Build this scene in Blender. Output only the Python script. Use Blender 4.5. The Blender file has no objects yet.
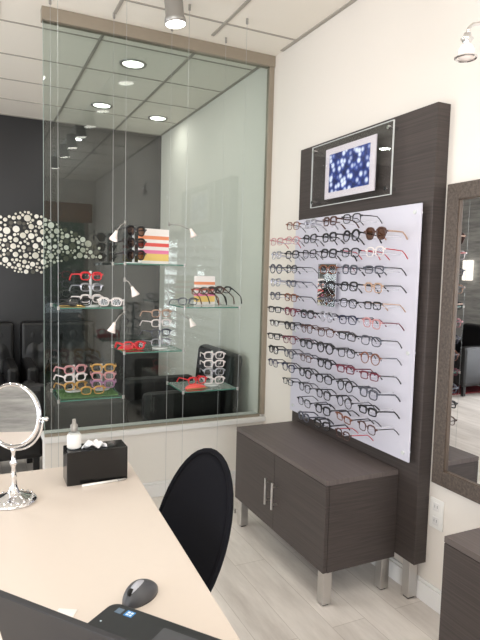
import bpy, bmesh, math, random
from mathutils import Vector, Matrix
random.seed(7)
C = bpy.context.scene.collection
SC = bpy.context.scene
PI = math.pi
# ---------------------------------------------------------------- camera
W, G, F, ZC = 1.817, 3.384, 5.838, 2.882      # right wall x, glass y, far wall y, ceiling z
XL, YB = -2.6, -2.6                            # left wall x, back wall y
yaw, pit, rol = [math.radians(a) for a in (25.563, 4.787, 1.456)]
fw = Vector((math.sin(yaw)*math.cos(pit), math.cos(yaw)*math.cos(pit), -math.sin(pit)))
rt = Vector((math.cos(yaw), -math.sin(yaw), 0)); up = rt.cross(fw)
r2 = rt*math.cos(rol)+up*math.sin(rol); u2 = up*math.cos(rol)-rt*math.sin(rol)
cam = bpy.data.objects.new('camera', bpy.data.cameras.new('camera')); C.objects.link(cam)
m = Matrix.Identity(4)
for i in range(3): m[i][0], m[i][1], m[i][2] = r2[i], u2[i], -fw[i]
m.translation = Vector((0, 0, 1.45)); cam.matrix_world = m
cam.data.sensor_fit = 'VERTICAL'; cam.data.sensor_height = 24
cam.data.lens = 557.9/640*24; cam.data.clip_start = .02
SC.camera = cam
# ---------------------------------------------------------------- world, light, exposure
wd = bpy.data.worlds.new('world'); SC.world = wd; wd.use_nodes = True
nt = wd.node_tree; nt.nodes['Background'].inputs[0].default_value = (.85, .93, 1, 1); nt.nodes['Background'].inputs[1].default_value = 1.3
vs = SC.view_settings; vs.view_transform = 'Standard'; vs.look = 'None'; vs.gamma = 1; vs.use_curve_mapping = False
vs.exposure = -0.22
def area(name, loc, size, power, col=(1, .97, .93), rot=(0, 0, 0), shape='DISK', sy=None, spread=None):
    l = bpy.data.lights.new(name, 'AREA'); l.shape = shape; l.size = size
    if sy: l.size_y = sy
    l.energy = power; l.color = col
    if spread: l.spread = spread
    o = bpy.data.objects.new(name, l); C.objects.link(o); o.location = loc; o.rotation_euler = rot; return o
DL = [(1.02, 3.958), (1.03, 5.06), (1.58, 5.2), (-.75, 3.96), (-.75, 5.06), (-1.9, 4.4),
      (.44, 2.2), (-.75, 2.2), (.44, .6), (-.75, .6), (.44, -1.1), (-.75, -1.1), (-1.9, 2.2), (-1.9, .6), (1.03, .3)]
for x, y in DL:
    area('downlight_lamp', (x, y, ZC-.012), .12, (2 if x > 1.5 else 4.5) if y > 3 else 3.5)
HEADS = [2.87, 2.1, 1.55, 1.1, .55, 0, -.8]
for y in HEADS:
    tgt = Vector((1.75, y+.0, .9)); src = Vector((.97, y, 2.74))
    l = bpy.data.lights.new('track_lamp', 'SPOT'); l.energy = 5.5; l.spot_size = 1.5; l.spot_blend = .8; l.shadow_soft_size = .04; l.color = (1, .95, .9)
    o = bpy.data.objects.new('track_lamp', l); C.objects.link(o); o.location = src+Vector((.012, 0, -.04)); o.rotation_euler = (tgt-src).to_track_quat('-Z', 'Y').to_euler()
# added daylight lamps: back shop window, then two invented left-wall windows
area('daylight_fill', (-.95, YB-.15, 1.25), 3.0, 190, (.97, .98, 1), (PI/2, 0, 0), 'RECTANGLE', 2.3)
area('daylight_fill', (XL-.15, 3.85, 1.25), 1.9, 95, (.97, .98, 1), (0, 0, 0), 'RECTANGLE', 2.3).rotation_euler = (PI/2, 0, -PI/2)  # added lamp at an invented window, lifts the waiting-area ceiling
area('daylight_fill', (XL-.15, -.7, 1.25), 3.2, 165, (.97, .98, 1), (0, -PI/2, 0), 'RECTANGLE', 2.3).rotation_euler = (PI/2, 0, -PI/2)  # added lamp at the invented front window, for soft ceiling light
# ---------------------------------------------------------------- materials
def lin(c): return tuple(((v/255)/12.92 if v/255 <= .04045 else ((v/255+.055)/1.055)**2.4) for v in c)+(1,)
M = {}
def mat(name, rgb, rough=.5, metal=0, spec=.5, bump=None, var=None, **kw):
    m = bpy.data.materials.new(name); m.use_nodes = True; M[name] = m
    n, l = m.node_tree.nodes, m.node_tree.links; b = n['Principled BSDF']
    b.inputs['Base Color'].default_value = lin(rgb); b.inputs['Roughness'].default_value = rough
    b.inputs['Metallic'].default_value = metal; b.inputs['Specular IOR Level'].default_value = spec
    for k, v in kw.items(): b.inputs[k.replace('_', ' ')].default_value = v
    tc = n.new('ShaderNodeTexCoord')
    sc = 40 if bump is None else bump[0]
    no = n.new('ShaderNodeTexNoise'); no.inputs['Scale'].default_value = sc; l.new(tc.outputs['Object'], no.inputs['Vector'])
    if bump:
        bp = n.new('ShaderNodeBump'); bp.inputs['Strength'].default_value = bump[1]; bp.inputs['Distance'].default_value = .002
        l.new(no.outputs['Fac'], bp.inputs['Height']); l.new(bp.outputs[0], b.inputs['Normal'])
    v = .03 if var is None else var
    mx = n.new('ShaderNodeMix'); mx.data_type = 'RGBA'
    a = lin(rgb); mx.inputs[6].default_value = tuple(x*(1-v) for x in a[:3])+(1,); mx.inputs[7].default_value = tuple(min(1, x*(1+v)) for x in a[:3])+(1,)
    l.new(no.outputs['Fac'], mx.inputs[0]); l.new(mx.outputs[2], b.inputs['Base Color'])
    return m
def streak(name, c1, c2, scale, rough=.5, spec=.4, extra=None, bump=.1):
    """directional grain: noise stretched by the vector scale, in world space"""
    m = mat(name, c1, rough, spec=spec); n, l = m.node_tree.nodes, m.node_tree.links; b = n['Principled BSDF']
    tc = n.new('ShaderNodeTexCoord'); mp = n.new('ShaderNodeMapping'); mp.inputs['Scale'].default_value = scale
    geo = n.new('ShaderNodeNewGeometry'); l.new(geo.outputs['Position'], mp.inputs['Vector'])
    no = n.new('ShaderNodeTexNoise'); no.inputs['Scale'].default_value = 1; no.inputs['Detail'].default_value = 5; no.inputs['Roughness'].default_value = .65
    l.new(mp.outputs[0], no.inputs['Vector'])
    cr = n.new('ShaderNodeValToRGB'); cr.color_ramp.elements[0].position = .3; cr.color_ramp.elements[1].position = .7
    cr.color_ramp.elements[0].color = lin(c1); cr.color_ramp.elements[1].color = lin(c2)
    l.new(no.outputs['Fac'], cr.inputs[0]); l.new(cr.outputs[0], b.inputs['Base Color'])
    bp = n.new('ShaderNodeBump'); bp.inputs['Strength'].default_value = bump; bp.inputs['Distance'].default_value = .001
    l.new(no.outputs['Fac'], bp.inputs['Height']); l.new(bp.outputs[0], b.inputs['Normal'])
    return m, cr, no, mp
def glass(name, tint, k=1.0, rough=0.0, ior=1.5):
    m = bpy.data.materials.new(name); m.use_nodes = True; M[name] = m
    n, l = m.node_tree.nodes, m.node_tree.links; n.remove(n['Principled BSDF'])
    t = n.new('ShaderNodeBsdfTransparent'); t.inputs[0].default_value = tuple(tint)+(1,)
    g = n.new('ShaderNodeBsdfGlossy'); g.inputs['Roughness'].default_value = rough; g.inputs[0].default_value = (k, k, k, 1)
    lw = n.new('ShaderNodeLayerWeight'); lw.inputs[0].default_value = .5      # Schlick: the same from both faces
    pw = n.new('ShaderNodeMath'); pw.operation = 'POWER'; pw.inputs[1].default_value = 5; l.new(lw.outputs['Facing'], pw.inputs[0])
    fr = n.new('ShaderNodeMath'); fr.operation = 'MULTIPLY_ADD'; fr.inputs[1].default_value = .9; fr.inputs[2].default_value = .045; l.new(pw.outputs[0], fr.inputs[0])
    mx = n.new('ShaderNodeMixShader'); l.new(fr.outputs[0], mx.inputs[0]); l.new(t.outputs[0], mx.inputs[1]); l.new(g.outputs[0], mx.inputs[2])
    l.new(mx.outputs[0], n['Material Output'].inputs[0]); return m
def emit(name, col, s):
    m = bpy.data.materials.new(name); m.use_nodes = True; M[name] = m
    n, l = m.node_tree.nodes, m.node_tree.links; n.remove(n['Principled BSDF'])
    e = n.new('ShaderNodeEmission'); e.inputs[0].default_value = tuple(col)+(1,); e.inputs[1].default_value = s
    l.new(e.outputs[0], n['Material Output'].inputs[0]); return m
mat('wall_paint', (226, 219, 211), .75, bump=(160, .05), var=.01)
mat('grey_paint', (176, 176, 176), .6); mat('pony_paint', (226, 221, 214), .6, var=.01)
mat('trim_white', (226, 224, 222), .4, var=.01)
mat('ceiling_tile', (238, 231, 220), .9, bump=(420, .25), var=.03)
mat('tbar', (165, 158, 149), .5)
mat('dark_paint', (37, 36, 38), .4, var=.03, bump=(60, .05))
mat('tan_metal', (152, 141, 126), .45, metal=.25)
mat('cream_top', (221, 209, 198), .38, var=.008)
mat('black_plastic', (22, 22, 24), .35)
mat('black_gloss', (12, 12, 14), .12)
mat('laptop_black', (30, 31, 35), .4, bump=(900, .1))
mat('laptop_lid', (36, 36, 39), .5)
mat('mouse_grey', (74, 75, 80), .38)
mat('mouse_silver', (185, 188, 198), .35, metal=.3)
mat('sticker_blue', (30, 130, 205), .3)
mat('sticker_grey', (88, 108, 130), .3)
mat('sticker_white', (220, 235, 245), .3)
mat('chair_mesh', (20, 20, 25), .95, spec=.15, bump=(900, .4))
mat('leather_black', (13, 12, 14), .42, bump=(120, .3))
mat('leather_char', (32, 33, 35), .5, bump=(120, .3))
mat('chrome', (225, 225, 228), .06, metal=1, var=0)
mat('steel', (205, 203, 201), .28, metal=1, bump=(300, .05))
mat('steel_matt', (165, 162, 158), .42, metal=.7)
mat('mirror', (240, 240, 242), .012, metal=1, var=0)
mat('acrylic_white', (200, 198, 209), .3, var=.005)
mat('clear_peg', (225, 226, 234), .12, spec=.8, Alpha=.45)
mat('opal', (245, 232, 226), .25)
mat('white_plastic', (236, 234, 230), .35)
mat('tissue', (240, 240, 243), .9, bump=(200, .3))
mat('mat_board', (222, 214, 220), .5)
mat('red_plastic', (205, 40, 48), .3)
mat('coral', (226, 92, 84), .3)
mat('orange', (232, 146, 104), .5); mat('pink', (232, 130, 170), .5); mat('yellow', (238, 205, 120), .5); mat('paper_white', (238, 232, 228), .6)
mat('green_grass', (78, 108, 66), .7, var=.3); mat('gold', (196, 160, 96), .3, metal=.7); mat('lilac', (150, 110, 140), .4, var=.2)
mat('brown_valance', (150, 108, 72), .8, var=.1)
mat('red_carpet', (122, 30, 40), .95, bump=(400, .6))
mat('slot_dark', (60, 58, 56), .5)
mat('bead', (84, 70, 58), .4, metal=.3); mat('rubber', (20, 20, 20), .7)
mat('disc_silver', (214, 208, 196), .28, metal=.55); mat('disc_dark', (96, 92, 84), .3, metal=.6); mat('disc_white', (236, 232, 222), .3)
mat('wire_black', (30, 30, 30), .4, metal=.5)
mat('cable', (176, 180, 180), .3, metal=.6)
mat('foliage', (70, 104, 58), .8, bump=(8, .5), var=.5)
mat('trunk', (88, 70, 54), .9)
mat('asphalt', (120, 120, 118), .9)
glass('glass_wall', (.80, .85, .83), 1.0)
glass('glass_shelf', (.80, .90, .86), 1.0)
glass('glass_clear', (.97, .975, .975), .9)
glass('glass_lens', (.93, .93, .95), .8)
glass('lens_dark', (.20, .11, .07), .8)
glass('glass_spray', (.84, .86, .87), .9)
mat('glass_edge', (70, 118, 104), .2)
mat('pale_edge', (150, 166, 160), .3); mat('acrylic_edge', (205, 208, 206), .2)
emit('lamp_face', (1, .95, .87), 9)
emit('sconce_glow', (1, .93, .82), 1.7)
streak('wood_h', (54, 48, 46), (74, 66, 63), (6, 2.2, 190), .5, .35)         # horizontal grain on upright faces
streak('wood_top', (84, 76, 74), (102, 93, 90), (130, 1.6, 6), .5, .35)
streak('frame_wood', (56, 48, 43), (98, 87, 79), (260, 90, 90), .45, .4, bump=.4)
streak('stone', (140, 140, 138), (190, 190, 186), (3, 3, 22), .8, .3, bump=.8)
# floor planks
m, cr, no, mp = streak('planks', (192, 184, 177), (232, 226, 219), (9, 1.5, 1), .38, .4)
n, l = m.node_tree.nodes, m.node_tree.links
geo = n.new('ShaderNodeNewGeometry'); mp2 = n.new('ShaderNodeMapping'); mp2.inputs['Rotation'].default_value = (0, 0, PI/2)
l.new(geo.outputs['Position'], mp2.inputs['Vector'])
br = n.new('ShaderNodeTexBrick'); br.inputs['Scale'].default_value = 1; br.inputs['Brick Width'].default_value = 1.2; br.inputs['Row Height'].default_value = .165
br.inputs['Mortar Size'].default_value = .0016; br.inputs['Color1'].default_value = (.93, .93, .93, 1); br.inputs['Color2'].default_value = (1.03, 1.03, 1.03, 1); br.inputs['Mortar'].default_value = (.72, .7, .68, 1)
l.new(mp2.outputs[0], br.inputs['Vector'])
mul = n.new('ShaderNodeMix'); mul.data_type = 'RGBA'; mul.blend_type = 'MULTIPLY'; mul.inputs[0].default_value = 1
l.new(cr.outputs[0], mul.inputs[6]); l.new(br.outputs['Color'], mul.inputs[7]); l.new(mul.outputs[2], n['Principled BSDF'].inputs['Base Color'])
# framed bokeh print
m = mat('bokeh', (60, 90, 170), .3); n, l = m.node_tree.nodes, m.node_tree.links
tc = n.new('ShaderNodeTexCoord'); vo = n.new('ShaderNodeTexVoronoi'); vo.inputs['Scale'].default_value = 30; l.new(tc.outputs['Object'], vo.inputs['Vector'])
c1 = n.new('ShaderNodeValToRGB'); c1.color_ramp.elements[0].position = .22; c1.color_ramp.elements[0].color = lin((222, 232, 250)); c1.color_ramp.elements[1].position = .5; c1.color_ramp.elements[1].color = lin((52, 74, 150))
e_ = c1.color_ramp.elements.new(.75); e_.color = lin((28, 38, 92))
l.new(vo.outputs['Distance'], c1.inputs[0])
n2 = n.new('ShaderNodeTexNoise'); n2.inputs['Scale'].default_value = 9; l.new(tc.outputs['Object'], n2.inputs['Vector'])
mxx = n.new('ShaderNodeMix'); mxx.data_type = 'RGBA'; mxx.blend_type = 'SOFT_LIGHT'; mxx.inputs[0].default_value = .8
l.new(c1.outputs[0], mxx.inputs[6]); l.new(n2.outputs['Fac'], mxx.inputs[7]); l.new(mxx.outputs[2], n['Principled BSDF'].inputs['Base Color'])
# ---------------------------------------------------------------- helpers
def link(name, bm, mt, parent=None, smooth=False, kind=None, bevel=0, me=None):
    if me is None:
        bmesh.ops.recalc_face_normals(bm, faces=bm.faces)
        me = bpy.data.meshes.new(name); bm.to_mesh(me); bm.free()
        for k in (mt if isinstance(mt, (list, tuple)) else [mt]): me.materials.append(M[k])
        if smooth:
            for p in me.polygons: p.use_smooth = True
    o = bpy.data.objects.new(name, me); C.objects.link(o)
    if parent: o.parent = parent
    if kind: o['kind'] = kind
    if bevel:
        b = o.modifiers.new('bevel', 'BEVEL'); b.width = bevel; b.segments = 2; b.limit_method = 'ANGLE'
    return o
def B(bm, a, b, mi=0, mx=None):
    r = bmesh.ops.create_cube(bm, size=1); vs_ = r['verts']
    for v in vs_:
        v.co = Vector([(a[i]+b[i])/2+v.co[i]*(b[i]-a[i]) for i in range(3)])
        if mx: v.co = mx @ v.co
    for f in set(f for v in vs_ for f in v.link_faces): f.material_index = mi
    return vs_
def box(name, a, b, mt, parent=None, **k):
    bm = bmesh.new(); B(bm, a, b); return link(name, bm, mt, parent, **k)
def tube(bm, pts, r, seg=8, mi=0, closed=False, caps=True):
    pts = [Vector(p) for p in pts]; n = len(pts); rings = []; prev = None
    for i, p in enumerate(pts):
        if closed: t = (pts[(i+1) % n]-pts[i-1])
        else: t = pts[min(i+1, n-1)]-pts[max(i-1, 0)]
        if t.length < 1e-9: t = Vector((0, 0, 1))
        t.normalize()
        if prev is None:
            a = Vector((0, 0, 1)) if abs(t.z) < .9 else Vector((1, 0, 0)); prev = a
        x = (prev-t*prev.dot(t)).normalized(); prev = x; y = t.cross(x)
        rr = r[i] if isinstance(r, (list, tuple)) else r
        rings.append([bm.verts.new(p+(x*math.cos(2*PI*k/seg)+y*math.sin(2*PI*k/seg))*rr) for k in range(seg)])
    for i in range(n if closed else n-1):
        A, Bq = rings[i], rings[(i+1) % n]
        for k in range(seg):
            f = bm.faces.new((A[k], A[(k+1) % seg], Bq[(k+1) % seg], Bq[k])); f.material_index = mi
    if caps and not closed:
        bm.faces.new(rings[0]).material_index = mi; bm.faces.new(rings[-1]).material_index = mi
def lathe(bm, prof, seg=24, mx=None, mi=0):
    rings = []
    for r, z in prof:
        if r < 1e-6: rings.append([bm.verts.new((0, 0, z))])
        else: rings.append([bm.verts.new((r*math.cos(2*PI*k/seg), r*math.sin(2*PI*k/seg), z)) for k in range(seg)])
    for A, Bq in zip(rings, rings[1:]):
        for k in range(seg):
            a = [A[k % len(A)], A[(k+1) % seg % len(A)], Bq[(k+1) % seg % len(Bq)], Bq[k % len(Bq)]]
            u = []
            for v in a:
                if v not in u: u.append(v)
            if len(u) > 2: bm.faces.new(u).material_index = mi
    if mx:
        for R_ in rings:
            for v in R_: v.co = mx @ v.co
def prism(bm, poly, z0, z1, mx=None, mi=0):
    lo = [bm.verts.new((x, y, z0)) for x, y in poly]; hi = [bm.verts.new((x, y, z1)) for x, y in poly]; n = len(poly)
    fs = [bm.faces.new(lo), bm.faces.new(hi)]
    for i in range(n): fs.append(bm.faces.new((lo[i], lo[(i+1) % n], hi[(i+1) % n], hi[i])))
    for f in fs: f.material_index = mi
    if mx:
        for v in lo+hi: v.co = mx @ v.co
def tag(o, label, cat, group=None, kind=None):
    o['label'] = label; o['category'] = cat
    if group: o['group'] = group
    if kind: o['kind'] = kind
    return o
def thing(name, label, cat, loc=(0, 0, 0), rz=0, group=None):
    o = bpy.data.objects.new(name, None); C.objects.link(o); o.location = loc; o.rotation_euler = (0, 0, rz); o.empty_display_size = .05
    return tag(o, label, cat, group)
def copy_tree(o, parent=None):
    c = o.copy(); C.objects.link(c); c.parent = parent
    for ch in o.children: copy_tree(ch, c)
    return c
def roundrect(x0, y0, x1, y1, r, n=6):
    P = []
    for cx, cy, a0 in ((x1-r, y1-r, 0), (x0+r, y1-r, PI/2), (x0+r, y0+r, PI), (x1-r, y0+r, 1.5*PI)):
        for i in range(n+1):
            a = a0+PI/2*i/n; P.append((cx+r*math.cos(a), cy+r*math.sin(a)))
    return P
# ---------------------------------------------------------------- setting
S = 'structure'
box('floor', (XL, YB, -.1), (W, F, 0), 'planks', kind=S)
box('wall_right', (W, YB-.1, -.1), (W+.1, F+.1, ZC+.1), 'wall_paint', kind=S)
box('wall_far', (XL, F, -.1), (W, F+.1, ZC+.1), 'dark_paint', kind=S)
bm = bmesh.new()
B(bm, (XL-.1, YB-.1, -.1), (XL, -2.3, ZC+.1)); B(bm, (XL-.1, .9, -.1), (XL, 2.9, ZC+.1)); B(bm, (XL-.1, 4.8, -.1), (XL, F+.1, ZC+.1)); B(bm, (XL-.1, 2.9, -.1), (XL, 4.8, .1)); B(bm, (XL-.1, 2.9, 2.4), (XL, 4.8, ZC+.1)); B(bm, (XL-.1, -2.3, -.1), (XL, .9, .1)); B(bm, (XL-.1, -2.3, 2.45), (XL, .9, ZC+.1))
link('wall_left', bm, 'stone', kind=S)
bm = bmesh.new()
for y in (2.9, 3.82, 4.75): B(bm, (XL-.08, y, .1), (XL-.02, y+.05, 2.4))
B(bm, (XL-.08, 2.9, .1), (XL-.02, 4.8, .15)); B(bm, (XL-.08, 2.9, 2.35), (XL-.02, 4.8, 2.4))
o = link('added_window_4', bm, 'tan_metal', kind=S)  # invented, out of view; gives the waiting-area daylight lamp an opening
box('glass_pane', (XL-.055, 2.92, .12), (XL-.049, 4.78, 2.38), 'glass_clear', o)
box('trim_6', (XL, 4.85, .1), (XL+.012, F, .76), 'grey_paint', kind=S)
bm = bmesh.new()
for y in (-2.3, -.72, .85): B(bm, (XL-.08, y, .1), (XL-.02, y+.05, 2.45))
B(bm, (XL-.08, -2.3, .1), (XL-.02, .9, .15)); B(bm, (XL-.08, -2.3, 2.4), (XL-.02, .9, 2.45))
o = link('added_window_3', bm, 'tan_metal', kind=S)  # invented, out of view; opening for the front left daylight lamp
box('glass_pane', (XL-.055, -2.28, .12), (XL-.049, .88, 2.43), 'glass_clear', o)
bm = bmesh.new(); wx0, wx1, wz0, wz1 = -2.45, 1.7, .1, 2.45
B(bm, (XL, YB-.1, -.1), (wx0, YB, ZC+.1)); B(bm, (wx1, YB-.1, -.1), (W, YB, ZC+.1)); B(bm, (wx0, YB-.1, -.1), (wx1, YB, wz0)); B(bm, (wx0, YB-.1, wz1), (wx1, YB, ZC+.1))
link('wall_back', bm, 'wall_paint', kind=S)
bm = bmesh.new()
for x in (wx0, -1.1, .3, wx1-.05): B(bm, (x, YB-.08, wz0), (x+.05, YB-.02, wz1))
B(bm, (wx0, YB-.08, wz0), (wx1, YB-.02, wz0+.05)); B(bm, (wx0, YB-.08, wz1-.05), (wx1, YB-.02, wz1))
o = link('window_1', bm, 'tan_metal', kind=S)
box('glass_pane', (wx0+.02, YB-.055, wz0+.02), (wx1-.02, YB-.049, wz1-.02), 'glass_clear', o)
# window valance
tag(box('valance', (wx0-.05, YB+.003, 2.2), (wx1+.05, YB+.06, 2.5), 'brown_valance'), 'brown fabric valance across the top of the shop window', 'valance')
box('ceiling', (XL, YB, ZC), (W, F, ZC+.1), 'ceiling_tile', kind=S)
# exposed grid of the suspended ceiling
bm = bmesh.new(); t = .009; zz = ZC-.006
for k in range(0, 8):
    x = 1.324-.593*k
    if x < XL: continue
    B(bm, (x-t, YB, zz), (x+t, G-.13, ZC+.001)); B(bm, (x-t, G+.03, zz), (x+t, F, ZC+.001))
B(bm, (W-.022, YB, zz), (W-.0005, G-.13, ZC+.001)); B(bm, (W-.022, G+.03, zz), (W-.0005, F, ZC+.001)); B(bm, (XL+.0005, F-.02, zz), (W-.022, F-.0005, ZC+.001))
y = 3.07
while y > YB: B(bm, (XL, y-t*.7, zz+.001), (W, y+t*.7, ZC+.001)); y -= .575
for y in (3.655, 4.2, 4.744, 5.29): B(bm, (XL, y-t*.6, zz+.001), (W, y+t*.6, ZC+.001))
link('trim_1', bm, 'tbar', kind=S)
# low wall with cap, header and glass partition
XH = .365
box('wall_partition', (XH, G-.005, 0), (W, G+.12, .43), 'pony_paint', kind=S)
box('trim_2', (XH-.01, G-.04, .43), (W, G+.14, .462), 'trim_white', kind=S, bevel=.004)
box('trim_3', (XH-.01, G-.03, 2.812), (W, G+.03, ZC), 'tan_metal', kind=S, bevel=.002)
box('trim_4', (W-.035, G-.02, .478), (W, G+.02, 2.812), 'tan_metal', kind=S, bevel=.002)
box('trim_5', (XH, G-.012, .462), (W-.035, G+.012, .478), 'tan_metal', kind=S)
gp = box('window_2', (XH, G-.005, .478), (W-.035, G+.005, 2.812), 'glass_wall', kind=S)
box('glass_edge', (XH-.002, G-.005, .478), (XH, G+.005, 2.812), 'pale_edge', gp)
# baseboards
def baseboard(name, a, b, d):
    bm = bmesh.new(); B(bm, a, (b[0], b[1], .085)); B(bm, (a[0]+d[0]*.006, a[1]+d[1]*.006, .085), (b[0]+d[2]*.006, b[1]+d[3]*.006, .1)); link(name, bm, 'trim_white', kind=S, bevel=.003)
baseboard('baseboard_right', (W-.016, YB, 0), (W, G-.03, 0), (1, 0, 0, 0))
baseboard('baseboard_partition', (XH, G-.021, 0), (W-.016, G-.005, 0), (0, 1, 0, 0))
baseboard('baseboard_far', (XL, F-.016, 0), (W, F, 0), (0, 1, 0, 0))
box('baseboard_left', (XL, YB, 0), (XL+.016, F-.016, .085), 'trim_white', kind=S)
# outside
box('ground', (-12, -14, -.3), (12, YB-.1, -.12), 'asphalt', kind=S)
for i, (x, y, s) in enumerate([(-4.6, -8, 1.4), (-.6, -9.5, 1.7), (2.4, -6.6, 1.6), (7.2, -8.6, 1.6)]):
    t_ = thing('tree', ['round green tree outside, seen at the left end of window reflection', 'tall green tree outside behind the middle of the window', 'round green tree outside right of the tallest tree', 'green tree outside furthest to the right'][i], 'tree', (x, y, -.12), 0, 'street trees outside the window')
    bm = bmesh.new(); bmesh.ops.create_icosphere(bm, subdivisions=4, radius=s)
    for v in bm.verts: v.co *= 1+random.uniform(-.09, .09); v.co.z += 2.3
    link('foliage', bm, 'foliage', t_); bm = bmesh.new(); tube(bm, [(0, 0, 0), (0, 0, 1.4)], .12); link('trunk', bm, 'trunk', t_)
# ---------------------------------------------------------------- ceiling fixtures
def downlight(x, y, label):
    t_ = thing('ceiling_downlight', label, 'ceiling light', (x, y, ZC), 0, 'recessed ceiling downlights')
    bm = bmesh.new(); lathe(bm, [(.071, -.001), (.071, -.004), (.080, -.010), (.092, -.008), (.094, -.001)], 28); link('trim_ring', bm, 'steel_matt', t_, smooth=True)
    bm = bmesh.new(); lathe(bm, [(0, -.006), (.06, -.006), (.0705, -.0035), (.0705, -.002), (0, -.002)], 28); link('lamp_lens', bm, 'lamp_face', t_)
dlab = {0: 'large bright recessed downlight nearest the header behind the glass', 1: 'recessed downlight behind the glass directly beyond the largest one', 2: 'rightmost small recessed downlight behind the glass near the far right corner'}
dlab.update({3: 'recessed downlight in the waiting area level with the largest one, further left', 4: 'recessed downlight near the dark wall left of the disc sculpture', 5: 'recessed downlight in the waiting area nearest the grey stone wall',
 6: 'recessed downlight over the far corner of the desk', 7: 'recessed downlight over the far left end of the desk', 8: 'recessed downlight directly over the laptop', 9: 'recessed downlight over the near left side of the desk',
 10: 'recessed downlight near the shop window behind the laptop', 11: 'recessed downlight near the shop window, left of its neighbour', 12: 'recessed downlight by the stone wall level with the desk edge', 13: 'recessed downlight by the stone wall level with the laptop', 14: 'recessed downlight near the track over the second cabinet'})
for i, (x, y) in enumerate(DL):
    downlight(x, y, dlab[i])
TX = .945
tr = thing('light_track', 'slim pale ceiling track carrying the row of silver spotlights', 'light track', (TX, .9, ZC-.006))
bm = bmesh.new(); B(bm, (-.016, -1.8, -.014), (.016, 1.72, .0)); link('rail', bm, 'trim_white', tr)
bm = bmesh.new(); B(bm, (-.018, 1.72, -.018), (.018, 1.74, .0)); link('end_cap', bm, 'steel_matt', tr)
def track_head(y, label):
    t_ = thing('track_spotlight', label, 'spotlight', (TX, y, ZC-.02), 0, 'silver spotlights on the ceiling track')
    mx = Matrix.Translation((.0, 0, 0)) @ Matrix.Rotation(-.1, 4, 'Y') @ Matrix.Rotation(-.03, 4, 'X') @ Matrix.Scale(1.12, 4)
    bm = bmesh.new(); tube(bm, [(0, 0, 0), (0, 0, -.02)], .012); B(bm, (-.018, -.03, -.012), (.018, .03, 0)); link('stem', bm, 'steel_matt', t_)
    bm = bmesh.new(); lathe(bm, [(0, 0), (.038, 0), (.043, -.010), (.043, -.09), (.048, -.10), (.05, -.125), (.046, -.125), (.045, -.118), (0, -.115)], 28, mx); link('lamp_housing', bm, 'steel_matt', t_, smooth=True)
    bm = bmesh.new(); lathe(bm, [(0, -.126), (.0455, -.126), (.0455, -.12), (0, -.12)], 28, mx); link('lamp_lens', bm, 'lamp_face', t_)
for i, y in enumerate(HEADS):
    track_head(y, ['silver cylindrical track spotlight hanging just before the glass header', 'second silver track spotlight from the glass header', 'third silver track spotlight from the glass header', 'fourth silver track spotlight from the glass header', 'fifth silver track spotlight from the glass header', 'sixth silver track spotlight from the glass header', 'silver track spotlight nearest the shop window'][i])
# ---------------------------------------------------------------- tall display panel on the right wall
XP = W-.071
P0, P1 = 1.80, 2.88
dp = thing('display_stand', 'tall dark wood grain display panel standing against the right wall', 'display panel', (W, 2.3, 0))
def wp(o, base):  # geometry given in world coordinates under an Empty at base
    o.location = -Vector(base); return o
bs = (W, 2.3, 0)
wp(box('back_board', (XP, P0, .178), (W-.001, P1, 2.179), 'wood_h', dp, bevel=.002), bs)
for y in (P0+.03, P1-.07):
    wp(box('leg', (XP+.004, y, .008), (XP+.052, y+.045, .178), 'steel', dp, bevel=.002), bs)
    wp(box('foot_pad', (XP+.01, y+.006, 0), (XP+.046, y+.039, .01), 'rubber', dp), bs)
# white acrylic with pegs
XA = XP-.035
wpn = thing('frame_display_board', 'white acrylic board with rows of pegs mounted on dark panel', 'display board', (XP, 2.34, .64))
bs2 = (XP, 2.34, .64)
wp(box('acrylic_sheet', (XA, 1.83, .64), (XA+.008, 2.85, 1.766), 'acrylic_white', wpn, bevel=.001), bs2)
for y in (1.865, 2.815):
    for z in (.675, 1.12, 1.73):
        bm = bmesh.new(); tube(bm, [(XP, y, z), (XA-.006, y, z)], .0085, 14); wp(link('standoff', bm, 'acrylic_edge', wpn, smooth=False), bs2)
rows = [1.71-.0778*k for k in range(14)]
cols = [1.945+.1745*k for k in range(6)]
XF = XA-.144      # plane of the spectacle fronts
slots = []
for ri, z in enumerate(rows):
    for ci, y in enumerate(cols):
        if ri == 0 and ci in (0, 5): continue
        if ri in (3, 4, 5) and ci == 3: continue
        if ri in (3, 4) and ci == 4 and False: continue
        if ri == 11 and ci == 5: continue
        if ri == 12 and ci >= 4: continue
        if ri == 13 and ci not in (1, 2, 3): continue
        slots.append((ri, ci, y, z))
pegs = None
for ri, ci, y, z in slots:
    if pegs is None:
        bm = bmesh.new(); tube(bm, [(0, 0, 0), (-.130, 0, 0), (-.140, 0, .003), (-.144, 0, .011)], .0026, 6); pegs = link('peg', bm, 'clear_peg', wpn)
        o = pegs
    else:
        o = pegs.copy(); C.objects.link(o); o.parent = wpn
    o.location = Vector((XA, y, z-.004))-Vector(bs2)
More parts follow.
